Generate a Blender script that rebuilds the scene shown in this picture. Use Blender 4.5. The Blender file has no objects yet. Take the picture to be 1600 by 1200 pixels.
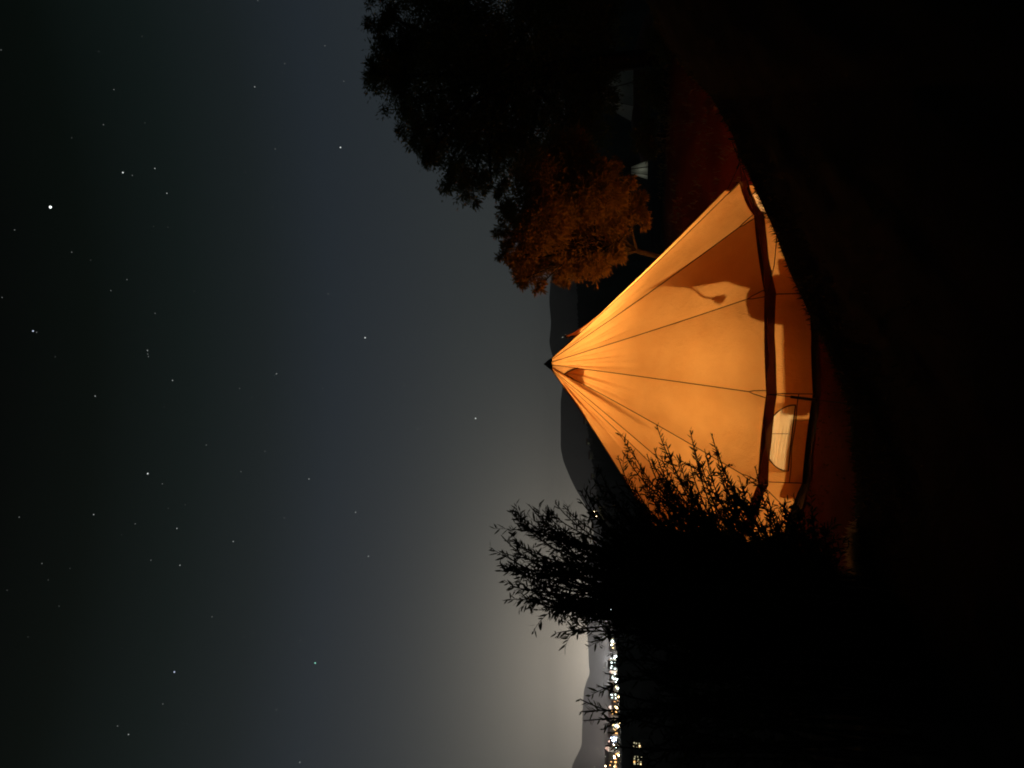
import bpy, bmesh, math, random
import numpy as np
from mathutils import Vector, Matrix

random.seed(7)
RNG = np.random.default_rng(7)
scene = bpy.context.scene
COL = scene.collection
R = math.radians

# ------------------------------------------------------------------ camera
CAM_Z = 2.40
PITCH = math.atan(130.0 / 1155.0)          # the phone is tipped up a little
SP, CP = math.sin(PITCH), math.cos(PITCH)
cam = bpy.data.cameras.new('camera')
cam.sensor_width = 36.0
cam.lens = 1155.0 / 1600.0 * 36.0
cam.clip_start = 0.05
cam.clip_end = 60000.0
cam_ob = bpy.data.objects.new('camera', cam)
COL.objects.link(cam_ob)
fwd = Vector((0, CP, SP))
upv = Vector((0, -SP, CP))
# the photograph was taken with the phone turned on its side: picture left is world up
cx, cy, cz = -upv, Vector((1, 0, 0)), -fwd
cam_ob.matrix_world = Matrix(((cx.x, cy.x, cz.x, 0), (cx.y, cy.y, cz.y, 0),
                              (cx.z, cy.z, cz.z, CAM_Z), (0, 0, 0, 1)))
scene.camera = cam_ob

def ray(x, y):
    """direction of a point of the photograph (1600 x 1200), scaled so that Y = 1"""
    u, v = (1200 - y) - 600.0, x - 800.0
    d = 1155.0 * CP + v * SP
    return Vector((u / d, 1.0, (1155.0 * SP - v * CP) / d))

def at(x, y, Y):
    d = ray(x, y)
    return Vector((d.x * Y, Y, CAM_Z + d.z * Y))

# ------------------------------------------------------------------ night sky
scene.view_settings.view_transform = 'Standard'
scene.view_settings.look = 'None'
scene.view_settings.exposure = 0.0
scene.view_settings.gamma = 1.0
scene.view_settings.use_curve_mapping = False
scene.cycles.use_denoising = True
scene.cycles.filter_width = 1.9
scene.cycles.max_bounces = 8
scene.cycles.diffuse_bounces = 5
scene.cycles.transmission_bounces = 6
scene.cycles.transparent_max_bounces = 8
scene.cycles.volume_bounces = 0
scene.cycles.sample_clamp_indirect = 2.0

world = bpy.data.worlds.new('World')
scene.world = world
world.use_nodes = True
wt = world.node_tree
for n in list(wt.nodes):
    wt.nodes.remove(n)

def wn(t, **kw):
    n = wt.nodes.new(t)
    for k, v in kw.items():
        setattr(n, k, v)
    return n

def wmath(op, a, b=None, c=None):
    n = wn('ShaderNodeMath', operation=op)
    for i, q in enumerate((a, b, c)):
        if q is None:
            continue
        if isinstance(q, (int, float)):
            n.inputs[i].default_value = q
        else:
            wt.links.new(q, n.inputs[i])
    return n.outputs[0]

tc = wn('ShaderNodeTexCoord')
sep = wn('ShaderNodeSeparateXYZ')
wt.links.new(tc.outputs['Generated'], sep.inputs[0])
elev = wmath('MULTIPLY', wmath('ARCSINE', sep.outputs[2]), 180 / math.pi)
azim = wmath('MULTIPLY', wmath('ARCTAN2', sep.outputs[0], sep.outputs[1]), 180 / math.pi)
aelev = wmath('ABSOLUTE', elev)
ramp = wn('ShaderNodeValToRGB')
wt.links.new(wmath('DIVIDE', aelev, 60.0), ramp.inputs[0])
stops = [(0, (.033, .038, .039)), (5, (.029, .035, .037)), (10, (.025, .031, .034)), (15, (.0195, .0255, .031)),
         (20, (.0145, .0205, .027)), (25, (.0085, .013, .0145)), (30, (.0042, .0080, .0076)), (36, (.0012, .0028, .0020)),
         (42, (.0003, .0008, .0006)), (60, (.0002, .0004, .0003))]
el = ramp.color_ramp.elements
el[0].position, el[0].color = 0.0, (*stops[0][1], 1)
el[1].position, el[1].color = 1.0, (*stops[-1][1], 1)
for e_, c_ in stops[1:-1]:
    q = el.new(e_ / 60.0)
    q.color = (*c_, 1)
# light dome of the town beyond the left hills
def dome(az0, wide, fall, colour):
    da = wmath('DIVIDE', wmath('SUBTRACT', azim, az0), wide)
    dist = wmath('SQRT', wmath('ADD', wmath('MULTIPLY', da, da), wmath('MULTIPLY', aelev, aelev)))
    g = wmath('POWER', 2.71828, wmath('MULTIPLY', dist, -1.0 / fall))
    mul = wn('ShaderNodeVectorMath', operation='SCALE')
    mul.inputs[0].default_value = colour
    wt.links.new(g, mul.inputs['Scale'])
    return mul.outputs[0]
def vadd(a, b):
    n = wn('ShaderNodeVectorMath', operation='ADD')
    wt.links.new(a, n.inputs[0]); wt.links.new(b, n.inputs[1])
    return n.outputs[0]
glow = vadd(dome(-19.5, 1.8, 3.25, (.88, .73, .54)), dome(-24.0, 2.2, 7.5, (.040, .042, .036)))
nish = wn('ShaderNodeTexSky', sky_type='NISHITA', sun_disc=False)
nish.sun_elevation = R(-9.0)
nish.sun_rotation = R(-20.0)
nsc = wn('ShaderNodeVectorMath', operation='SCALE')
wt.links.new(nish.outputs[0], nsc.inputs[0]); nsc.inputs['Scale'].default_value = 0.05
total = vadd(vadd(ramp.outputs[0], glow), nsc.outputs[0])
bg = wn('ShaderNodeBackground')
bg.inputs[1].default_value = 1.0
wt.links.new(total, bg.inputs[0])
wo = wn('ShaderNodeOutputWorld')
wt.links.new(bg.outputs[0], wo.inputs[0])

# ------------------------------------------------------------------ helpers
def tag(o, label=None, cat=None, group=None, kind=None):
    if label: o['label'] = label
    if cat: o['category'] = cat
    if group: o['group'] = group
    if kind: o['kind'] = kind
    return o

def empty(name, loc=(0, 0, 0), parent=None):
    o = bpy.data.objects.new(name, None)
    o.empty_display_size = 0.2
    COL.objects.link(o)
    o.location = loc
    if parent: o.parent = parent
    return o

def mesh_obj(name, V, F, mat, parent=None, smooth=False, loc=None):
    me = bpy.data.meshes.new(name)
    if isinstance(V, np.ndarray): V = V.tolist()
    if isinstance(F, np.ndarray): F = F.tolist()
    me.from_pydata(V, [], F)
    me.update()
    if smooth:
        me.polygons.foreach_set('use_smooth', [True] * len(me.polygons))
    me.materials.append(mat)
    o = bpy.data.objects.new(name, me)
    COL.objects.link(o)
    if parent: o.parent = parent
    if loc is not None: o.location = loc
    return o

def share(name, me, parent=None, loc=None):
    o = bpy.data.objects.new(name, me)
    COL.objects.link(o)
    if parent: o.parent = parent
    if loc is not None: o.location = loc
    return o

class MB:
    def __init__(self): self.V, self.F = [], []
    def add(self, V, F):
        b = len(self.V)
        self.V += [tuple(v) for v in V]
        self.F += [tuple(i + b for i in f) for f in F]
        return self
    def box(self, a, b):
        (x0, y0, z0), (x1, y1, z1) = a, b
        return self.add([(x0, y0, z0), (x1, y0, z0), (x1, y1, z0), (x0, y1, z0),
                         (x0, y0, z1), (x1, y0, z1), (x1, y1, z1), (x0, y1, z1)],
                        [(3, 2, 1, 0), (4, 5, 6, 7), (0, 1, 5, 4), (1, 2, 6, 5), (2, 3, 7, 6), (3, 0, 4, 7)])
    def tube(self, pts, rad, n=6):
        pts = [Vector(p) for p in pts]
        rads = rad if isinstance(rad, (list, tuple)) else [rad] * len(pts)
        b = len(self.V)
        for i, p in enumerate(pts):
            t = (pts[min(i + 1, len(pts) - 1)] - pts[max(i - 1, 0)]).normalized()
            a = t.orthogonal() if i == 0 else (prev - t * prev.dot(t))
            a.normalize(); prev = a
            c = t.cross(a)
            for k in range(n):
                q = 2 * math.pi * k / n
                self.V.append(tuple(p + (a * math.cos(q) + c * math.sin(q)) * rads[i]))
        for i in range(len(pts) - 1):
            for k in range(n):
                self.F.append((b + i * n + k, b + i * n + (k + 1) % n, b + (i + 1) * n + (k + 1) % n, b + (i + 1) * n + k))
        self.F.append(tuple(b + k for k in range(n))[::-1])
        self.F.append(tuple(b + (len(pts) - 1) * n + k for k in range(n)))
        return self
    def lathe(self, prof, n=20, c=(0, 0, 0)):
        b = len(self.V)
        for r, z in prof:
            for k in range(n):
                q = 2 * math.pi * k / n
                self.V.append((c[0] + r * math.cos(q), c[1] + r * math.sin(q), c[2] + z))
        for i in range(len(prof) - 1):
            for k in range(n):
                self.F.append((b + i * n + k, b + i * n + (k + 1) % n, b + (i + 1) * n + (k + 1) % n, b + (i + 1) * n + k))
        return self
    def build(self, name, mat, parent=None, smooth=False, loc=None):
        return mesh_obj(name, self.V, self.F, mat, parent, smooth, loc)

def mat_new(name):
    m = bpy.data.materials.new(name)
    m.use_nodes = True
    nt = m.node_tree
    for n in list(nt.nodes): nt.nodes.remove(n)
    out = nt.nodes.new('ShaderNodeOutputMaterial')
    return m, nt, out

def noise_col(nt, c0, c1, scale, detail=4, coord='Object'):
    t = nt.nodes.new('ShaderNodeTexCoord')
    nz = nt.nodes.new('ShaderNodeTexNoise')
    nz.inputs['Scale'].default_value = scale
    nz.inputs['Detail'].default_value = detail
    nt.links.new(t.outputs[coord], nz.inputs['Vector'])
    mx = nt.nodes.new('ShaderNodeValToRGB')
    mx.color_ramp.elements[0].position, mx.color_ramp.elements[0].color = .3, (*c0, 1)
    mx.color_ramp.elements[1].position, mx.color_ramp.elements[1].color = .7, (*c1, 1)
    nt.links.new(nz.outputs[0], mx.inputs[0])
    return mx.outputs[0], nz.outputs[0]

def plain(name, c0, c1=None, scale=8.0, rough=.8, bump=0.0, metallic=0.0):
    m, nt, out = mat_new(name)
    b = nt.nodes.new('ShaderNodeBsdfPrincipled')
    b.inputs['Roughness'].default_value = rough
    b.inputs['Metallic'].default_value = metallic
    b.inputs['Specular IOR Level'].default_value = .25
    col, fac = noise_col(nt, c0, c1 or tuple(v * .7 for v in c0), scale)
    nt.links.new(col, b.inputs['Base Color'])
    if bump:
        bp = nt.nodes.new('ShaderNodeBump')
        bp.inputs['Strength'].default_value = bump
        nt.links.new(fac, bp.inputs['Height'])
        nt.links.new(bp.outputs[0], b.inputs['Normal'])
    nt.links.new(b.outputs[0], out.inputs[0])
    return m

def cloth(name, c0, c1, through=.5, scale=3.0, weave=0.0, clear=0.0):
    """woven cotton: part of the light is scattered back, part comes through"""
    m, nt, out = mat_new(name)
    col, fac = noise_col(nt, c0, c1, scale, 6)
    d = nt.nodes.new('ShaderNodeBsdfDiffuse'); t = nt.nodes.new('ShaderNodeBsdfTranslucent')
    nt.links.new(col, d.inputs[0]); nt.links.new(col, t.inputs[0])
    if weave:
        tc_ = nt.nodes.new('ShaderNodeTexCoord')
        nz = nt.nodes.new('ShaderNodeTexNoise'); nz.inputs['Scale'].default_value = 90
        mp = nt.nodes.new('ShaderNodeMapping'); mp.inputs['Scale'].default_value = (1, 1, .25)
        nt.links.new(tc_.outputs['Object'], mp.inputs[0]); nt.links.new(mp.outputs[0], nz.inputs['Vector'])
        n2 = nt.nodes.new('ShaderNodeTexNoise'); n2.inputs['Scale'].default_value = 7; n2.inputs['Detail'].default_value = 3
        nt.links.new(tc_.outputs['Object'], n2.inputs['Vector'])
        ad = nt.nodes.new('ShaderNodeMath'); ad.operation = 'MULTIPLY_ADD'; ad.inputs[1].default_value = 4.0
        nt.links.new(n2.outputs[0], ad.inputs[0]); nt.links.new(nz.outputs[0], ad.inputs[2])
        bp = nt.nodes.new('ShaderNodeBump'); bp.inputs['Strength'].default_value = weave; bp.inputs['Distance'].default_value = .012
        nt.links.new(ad.outputs[0], bp.inputs['Height'])
        nt.links.new(bp.outputs[0], d.inputs['Normal']); nt.links.new(bp.outputs[0], t.inputs['Normal'])
    mx = nt.nodes.new('ShaderNodeMixShader'); mx.inputs[0].default_value = through
    nt.links.new(d.outputs[0], mx.inputs[1]); nt.links.new(t.outputs[0], mx.inputs[2])
    last = mx
    if clear:
        tr = nt.nodes.new('ShaderNodeBsdfTransparent')
        m2 = nt.nodes.new('ShaderNodeMixShader'); m2.inputs[0].default_value = clear
        nt.links.new(mx.outputs[0], m2.inputs[1]); nt.links.new(tr.outputs[0], m2.inputs[2])
        last = m2
    nt.links.new(last.outputs[0], out.inputs[0])
    return m

def glowing(name, col, strength, sampled=False):
    m, nt, out = mat_new(name)
    e = nt.nodes.new('ShaderNodeEmission')
    e.inputs[0].default_value = (*col, 1); e.inputs[1].default_value = strength
    nt.links.new(e.outputs[0], out.inputs[0])
    if not sampled: m.cycles.emission_sampling = 'NONE'
    return m

M_CANVAS = cloth('sand_canvas', (.87, .415, .118), (.79, .36, .096), .50, 2.6, weave=.6)
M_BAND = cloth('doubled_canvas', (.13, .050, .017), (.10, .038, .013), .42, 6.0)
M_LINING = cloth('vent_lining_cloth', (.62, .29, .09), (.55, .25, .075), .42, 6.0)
M_GAUZE = cloth('cream_gauze', (.97, .76, .44), (.94, .68, .36), .70, 9.0, clear=.32)
M_PIPING = plain('brown_piping', (.085, .035, .014), rough=.7)
M_CAP = plain('dark_cap_cloth', (.06, .045, .03), rough=.9)
M_ROPE = plain('dark_rope', (.05, .04, .03), rough=.9)
M_BLACK = plain('black_rubber', (.012, .012, .012), rough=.6)
M_WOOD = plain('wood', (.32, .18, .08), (.24, .13, .06), 14, .6)
M_LINEN = plain('linen', (.62, .50, .36), (.55, .44, .30), 10, .9)
M_MAT = plain('groundsheet', (.16, .11, .07), (.12, .085, .055), 4, .9)
M_SOIL = plain('soil', (.17, .070, .040), (.11, .050, .028), 1.3, .95, bump=.5)
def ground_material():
    m, nt, out = mat_new('soil_painted_glow')
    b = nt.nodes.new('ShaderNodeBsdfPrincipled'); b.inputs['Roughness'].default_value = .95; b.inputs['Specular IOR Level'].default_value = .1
    clay_glow, fac = noise_col(nt, (.60, .095, .032), (.42, .066, .022), 1.3, 8)
    turf_shade, _ = noise_col(nt, (.022, .022, .012), (.012, .013, .007), 3.0, 8)  # near black, paints the bank as unlit
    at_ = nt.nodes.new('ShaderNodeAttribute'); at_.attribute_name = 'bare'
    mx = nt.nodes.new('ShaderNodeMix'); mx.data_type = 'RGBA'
    nt.links.new(at_.outputs['Fac'], mx.inputs[0]); nt.links.new(turf_shade, mx.inputs[6]); nt.links.new(clay_glow, mx.inputs[7])
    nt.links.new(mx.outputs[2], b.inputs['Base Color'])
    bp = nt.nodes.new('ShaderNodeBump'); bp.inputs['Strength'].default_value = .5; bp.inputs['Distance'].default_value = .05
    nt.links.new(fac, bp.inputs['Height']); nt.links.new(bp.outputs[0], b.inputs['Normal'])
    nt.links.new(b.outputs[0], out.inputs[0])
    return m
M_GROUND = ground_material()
M_PLAIN = plain('dark_plain', (.035, .042, .022), (.022, .028, .015), .02, .95)
M_HILL = plain('hill', (.040, .045, .030), (.028, .034, .024), .003, .95)
M_BARK = plain('bark', (.026, .019, .013), (.016, .012, .009), 9, .95, bump=.4)
M_LEAF = cloth('willow_leaf', (.045, .052, .020), (.030, .036, .013), .14, 2.0)
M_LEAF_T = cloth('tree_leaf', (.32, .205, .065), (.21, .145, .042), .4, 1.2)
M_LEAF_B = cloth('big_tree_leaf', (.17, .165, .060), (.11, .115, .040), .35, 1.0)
M_SCREEN = cloth('screen_cotton', (.72, .50, .28), (.64, .43, .23), .42, 6.0)
M_GRASS = cloth('grass', (.055, .055, .022), (.040, .042, .016), .3, 2.0)
M_DRY = cloth('dry_grass', (.58, .40, .16), (.46, .31, .12), .45, 6.0)

# ------------------------------------------------------------------ terrain
TX, TY = 0.292, 10.78                       # foot of the tent pole
# rim of the bank the camera stands on: azimuth, distance, height
rim = []
for (px, py, Y, dz) in [(1010, -40, 11.6, 0), (1010, 0, 11.0, 0), (1060, 100, 10.0, 0), (1110, 150, 9.0, 0), (1140, 200, 8.2, 0),
                    (1168, 265, 7.5, 0), (1193, 315, 7.2, 0), (1218, 380, 7.0, 0), (1243, 440, 6.7, 0), (1272, 500, 6.4, 0), (1305, 560, 6.0, 0),
                    (1335, 640, 5.8, 0), (1345, 760, 5.7, 0), (1345, 900, 5.7, 0), (1350, 1100, 5.8, 0), (1360, 1300, 6.0, 0)]:
    q = at(px, py, Y)
    rim.append((math.atan2(q.x, q.y), math.hypot(q.x, q.y), q.z))
rim.sort()
RA, RR, RZ = (np.array([r_[i] for r_ in rim]) for i in range(3))

def sstep(e0, e1, x):
    t = np.clip((x - e0) / (e1 - e0), 0, 1)
    return t * t * (3 - 2 * t)

def wob(x, y, s, a, seed=0):
    return a * (np.sin(x * s + 1.3 + seed) * np.cos(y * s * 1.17 - .7 + seed * 2) + .5 * np.sin(x * s * 2.3 - y * s * 1.9 + seed))

def ground_z(x, y):
    x = np.asarray(x, float); y = np.asarray(y, float)
    r = np.hypot(x, y); a = np.arctan2(x, y)
    rc = np.interp(a, RA, RR); zc = np.interp(a, RA, RZ)
    near = .86 + (zc - .86) * sstep(.0, 1.0, r / rc)
    # terrace the tent stands on, a little higher under the trees on the right
    ter = .62 * sstep(12.0, 18.5, y) * sstep(.5, 4.5, x)
    ter = ter + wob(x, y, 1.9, .012)
    w = 1.15 + .25 * (zc > .7)
    far = ter + (zc - ter) * (1 - sstep(0, w, r - rc))
    z = np.where(r < rc, near, far)
    z = z + wob(x, y, 5.3, .010, 3) * sstep(.5, 3, r)
    drop = sstep(23, 150, r) * (1 - .0)
    z = z * (1 - sstep(23, 60, r)) - 20.0 * drop
    return z

# polar grid round the camera: fine near, coarse to the horizon
rings = np.concatenate([np.linspace(.0, 3.5, 12)[1:], np.linspace(3.6, 12, 120), np.linspace(12.2, 30, 70),
                        np.linspace(31, 160, 50), np.geomspace(170, 6400, 40)])
azs = np.concatenate([np.linspace(-180, -36, 50)[:-1], np.linspace(-36, 36, 260)[:-1], np.linspace(36, 180, 50)[:-1]])
azs = np.radians(azs)
A_, R_ = np.meshgrid(azs, rings, indexing='xy')
X_, Y_ = R_ * np.sin(A_), R_ * np.cos(A_)
Z_ = ground_z(X_, Y_)
nr, na = X_.shape
GV = np.stack([X_.ravel(), Y_.ravel(), Z_.ravel()], 1)
GV = np.vstack([GV, [[0, 0, float(ground_z(0, .01))]]])
i0 = np.arange(nr - 1)[:, None] * na; k0 = np.arange(na)[None, :]; k1 = (k0 + 1) % na
GF = np.stack([(i0 + k0), (i0 + na + k0), (i0 + na + k1), (i0 + k1)], -1).reshape(-1, 4).tolist()
cidx = nr * na
GF += [(cidx, int(k), int((k + 1) % na)) for k in range(na)]
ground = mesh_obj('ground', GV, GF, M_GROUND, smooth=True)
ga = np.arctan2(GV[:, 0], GV[:, 1]); gd = np.hypot(GV[:, 0], GV[:, 1])
bare = (.30 * sstep(-3.2, -1.8, GV[:, 0] + wob(GV[:, 0], GV[:, 1], 1.7, .3)) + .70 * sstep(.8, 2.6, GV[:, 0])) * sstep(.15, .7, gd - np.interp(ga, RA, RR) + wob(GV[:, 0], GV[:, 1], 2.2, .2)) * (1 - sstep(19, 24, gd)) * (1 - sstep(6.5, 9.5, np.hypot(GV[:, 0] - TX - 1.5, GV[:, 1] - TY - 1)))  # paints the tent glow into the soil colour: redder near it, dark elsewhere
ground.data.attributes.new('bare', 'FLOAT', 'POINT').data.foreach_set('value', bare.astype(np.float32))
tag(ground, 'reddish soil bank and terrace, painted redder in the glow around the tent', 'ground', kind='structure')

# ------------------------------------------------------------------ distant land
def ridge(name, outline, D, foot, label, mat, jag, seed, rows=14, step=.12):
    """hills: crest outline seen from the camp, with a slope in front and one behind"""
    a = []; s = []
    for px, py in outline:
        d = ray(px, py)
        a.append(math.degrees(math.atan2(d.x, 1))); s.append(d.z / math.hypot(d.x, 1))
    o = np.argsort(a); a = np.array(a)[o]; s = np.array(s)[o]
    az = np.arange(a[0], a[-1], step)
    sl = np.interp(az, a, s)
    k = np.ones(5) / 5
    sl = np.convolve(np.pad(sl, 2, mode='edge'), k, 'valid')
    rg = np.random.default_rng(seed)
    V = []; n = len(az)
    prof = np.concatenate([np.linspace(0, 1, rows), [.8, .4, 0]])
    dist = np.concatenate([np.linspace(foot, D, rows), [D * 1.1, D * 1.25, D * 1.4]])
    dist = np.minimum(dist, 6600)
    for j, (t, d) in enumerate(zip(prof, dist)):
        top = CAM_Z + sl * D + jag * rg.standard_normal(n) * (1 if j == rows - 1 else .6)
        spur = 1 - .35 * np.sin(math.pi * t) * (0.5 + .5 * np.sin(az * 2.1 + seed) * np.cos(az * .9)) if j < rows else 1
        z = -24 + (top + 24) * (t ** 1.25 if j < rows else t) * spur
        ar = np.radians(az)
        V.append(np.stack([d * np.sin(ar), d * np.cos(ar), z], 1))
    V = np.concatenate(V)
    F = []
    for j in range(len(prof) - 1):
        for i in range(n - 1):
            F.append((j * n + i, j * n + i + 1, (j + 1) * n + i + 1, (j + 1) * n + i))
    o = mesh_obj(name, V, F, mat, smooth=True)
    return tag(o, label, 'hills', kind='structure')

ridge('far_hills', [(850, -300), (872, -100), (885, 100), (878, 330), (868, 400), (860, 440), (858, 470), (861, 505), (858, 537), (863, 555),
      (880, 600), (876, 625), (876, 700), (880, 720), (890, 745), (900, 765), (915, 790), (928, 830), (940, 900)],
      3000, 1500, 'dark blue ridge of hills behind the tent', M_HILL, .25, 3)
ridge('left_hills', [(935, 780), (925, 850), (919, 900), (916, 960), (917, 985), (919, 1005), (920, 1040), (922, 1053), (917, 1062), (912, 1080),
      (910, 1120), (909, 1165), (902, 1180), (896, 1190), (893, 1200), (884, 1260), (880, 1350), (890, 1500)],
      4600, 2000, 'pale hazy hills in front of the town glow', M_HILL, .3, 5)
ridge('dark_rise', [(880, -300), (890, 0), (895, 300), (900, 430), (904, 520), (910, 600), (915, 655), (925, 720), (929, 755), (936, 800),
      (945, 880), (953, 950), (958, 985), (962, 1010), (966, 1060), (972, 1200), (975, 1400)],
      560, 220, 'black low rise below the hills', M_PLAIN, .55, 8, rows=8, step=.1)

# air between the camp and the hills
hz = MB().box((-7200, -7200, -60), (7200, 7200, 420)).V
hzo = mesh_obj('haze', hz, MB().box((0, 0, 0), (1, 1, 1)).F, M_SOIL)
hm, hnt, hout = mat_new('haze_air')
pv = hnt.nodes.new('ShaderNodeVolumePrincipled')
pv.inputs['Color'].default_value = (.86, .88, .92, 1)
pv.inputs['Density'].default_value = 1.1e-4
pv.inputs['Anisotropy'].default_value = .55
hnt.links.new(pv.outputs[0], hout.inputs['Volume'])
hzo.data.materials[0] = hm
tag(hzo, 'thin night haze over the valley', 'haze', kind='stuff')

# ------------------------------------------------------------------ bell tent
NP = 14
DA = 2 * math.pi / NP
A0 = R(-35.0)
R_EAVE, Z_EAVE, R_CAP, Z_CAP = 2.5, .545, .082, 3.035
tent = empty('bell_tent', (TX, TY, 0))
tag(tent, 'large glowing orange canvas bell tent lit from inside', 'tent')

def pol(a, r, z):
    return Vector((r * math.sin(a), -r * math.cos(a), z))

def seam_pt(k, t):
    a = A0 + k * DA
    sag = .045 * 4 * t * (1 - t)
    return pol(a, R_CAP + (R_EAVE - R_CAP) * t, Z_CAP + (Z_EAVE - Z_CAP) * t - sag)

DOOR = 11
A_DOOR = A0 + (DOOR + .5) * DA
PEAK = pol(A_DOOR, 2.42, 1.58)
def ridge_pt(t):
    p = pol(A_DOOR, R_CAP, Z_CAP).lerp(PEAK, t)
    p.z -= .05 * 4 * t * (1 - t)
    return p

def roof_panel(k, Lf, Rf, name, ns=22, nt_=46, t0=0.0, sagk=.055, arch=False):
    rg = random.Random(100 + k * 3 + len(name))
    ph = [rg.uniform(0, 6.28) for _ in range(6)]
    V, F = [], []
    for j in range(nt_ + 1):
        tt = t0 + (1 - t0) * (j / nt_)
        for i in range(ns + 1):
            s = i / ns
            t = tt
            lift = 0
            if arch:
                # top edge of this panel is cut as an arch and stands proud: hooded vent
                e = math.exp(-((tt - t0) / .05))
                lift = .10 * e * math.sin(math.pi * s)
                t = tt + e * .045 * (1 - math.sin(math.pi * s) ** .7)
            p = Lf(t).lerp(Rf(t), s)
            n = (Rf(t) - Lf(t)).cross(Lf(min(t + .02, 1.0)) - Lf(t - .02 if t > .98 else t))
            if n.length > 1e-9: n.normalize()
            if n.dot(Vector((p.x, p.y, .2))) < 0: n = -n
            bel = 4 * s * (1 - s)
            d = -sagk * bel * (t ** .8)
            fold = bel * (.018 * math.sin(s * 17 + ph[0] + 1.5 * t) + .013 * math.sin(s * 31 + ph[1] - 2 * t))
            d += fold * math.exp(-((t - .18) / .22) ** 2) * min(1, t * 6)
            # soft creases running out of the guy corners
            for sc_, q in ((s, ph[2]), (1 - s, ph[3])):
                d += .012 * math.sin(14 * sc_ - 10 * (1 - t) + q) * math.exp(-sc_ * 4) * math.exp(-(1 - t) * 2.2) * min(1, sc_ * 14)
            d += .006 * bel * math.sin(7 * t + ph[4] + 4 * s) * math.sin(5 * s + ph[5])
            V.append(p + n * (d + lift))
    w = ns + 1
    for j in range(nt_):
        for i in range(ns):
            F.append((j * w + i, j * w + i + 1, (j + 1) * w + i + 1, (j + 1) * w + i))
    return mesh_obj('roof_panel', [tuple(v) for v in V], F, M_CANVAS, tent, smooth=True), V, w

VENTS = (0, 4, 8)
for k in range(NP):
    Lf = lambda t, k=k: seam_pt(k, t)
    Rf = lambda t, k=k: seam_pt(k + 1, t)
    if k == DOOR:
        roof_panel(k, Lf, ridge_pt, 'door_side', sagk=.03)
        roof_panel(k, ridge_pt, Rf, 'door_side_b', sagk=.03)
        MB().tube([ridge_pt(i / 14) for i in range(15)], .008).build('seam', M_PIPING, tent)
    elif k in VENTS:
        po, V, w = roof_panel(k, Lf, Rf, 'vent', t0=.105, arch=True)
        MB().tube([V[i] for i in range(w)], .011).build('vent_rim', M_PIPING, tent)
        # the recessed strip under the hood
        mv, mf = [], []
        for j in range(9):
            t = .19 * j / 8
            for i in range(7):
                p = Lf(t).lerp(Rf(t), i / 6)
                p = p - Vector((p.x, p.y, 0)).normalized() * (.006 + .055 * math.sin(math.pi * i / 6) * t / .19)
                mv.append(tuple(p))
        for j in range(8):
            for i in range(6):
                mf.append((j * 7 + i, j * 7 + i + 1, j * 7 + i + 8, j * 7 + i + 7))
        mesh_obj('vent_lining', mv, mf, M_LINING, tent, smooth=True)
    else:
        roof_panel(k, Lf, Rf, 'panel')
    # dark piping on the seam, forking round the guy patch at its foot
    pts = [seam_pt(k, i / 30) for i in range(29)]
    out = [p + Vector((p.x, p.y, .5)).normalized() * .003 for p in pts]
    mb = MB().tube(out, .0052)
    c = seam_pt(k, .93); e = seam_pt(k, 1.0)
    tang = Vector((math.cos(A0 + k * DA), math.sin(A0 + k * DA), 0))
    for sg in (-1, 1):
        mb.tube([out[-1], c.lerp(e, .3) + tang * sg * .018, e + tang * sg * .042], .0048)
    mb.build('seam', M_PIPING, tent)

cap = MB().lathe([(.094, Z_CAP - .03), (.090, Z_CAP + .0), (.06, Z_CAP + .045), (.022, Z_CAP + .088), (.004, Z_CAP + .112)], 18)
cap.build('cap', M_CAP, tent, smooth=True)

def chord(k, s, r, bow=0.0):
    a, b = A0 + k * DA, A0 + (k + 1) * DA
    p = pol(a, r, 0).lerp(pol(b, r, 0), s)
    m = Vector((p.x, p.y, 0)).normalized()
    return p - m * bow * 4 * s * (1 - s)

Z_BAND = .437
R_WALL = 2.455
def half_moon(n=56):
    """outline of the half moon window in panel metres: x across, z up"""
    hw, z0, z1 = .41, .215, .50
    pts = []
    for i in range(n + 1):
        q = math.pi * i / n
        ex = math.cos(q); ez = math.sin(q)
        pts.append((hw * math.copysign(abs(ex) ** 1.0, ex), z0 + (z1 - z0) * abs(ez) ** .95))
    for i in range(1, 14):
        pts.append((-hw + 2 * hw * i / 14, z0))
    return pts
CH = 2 * R_WALL * math.sin(DA / 2)
WINDOWS = (0, 3, 7)
def wall_point(k, x, z, off=0.0):
    s = x / CH + .5
    p = chord(k, s, R_WALL + .02 * (1 - z / .54), .035)
    m = Vector((p.x, p.y, 0)).normalized()
    return p + m * off + Vector((0, 0, z))

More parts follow.
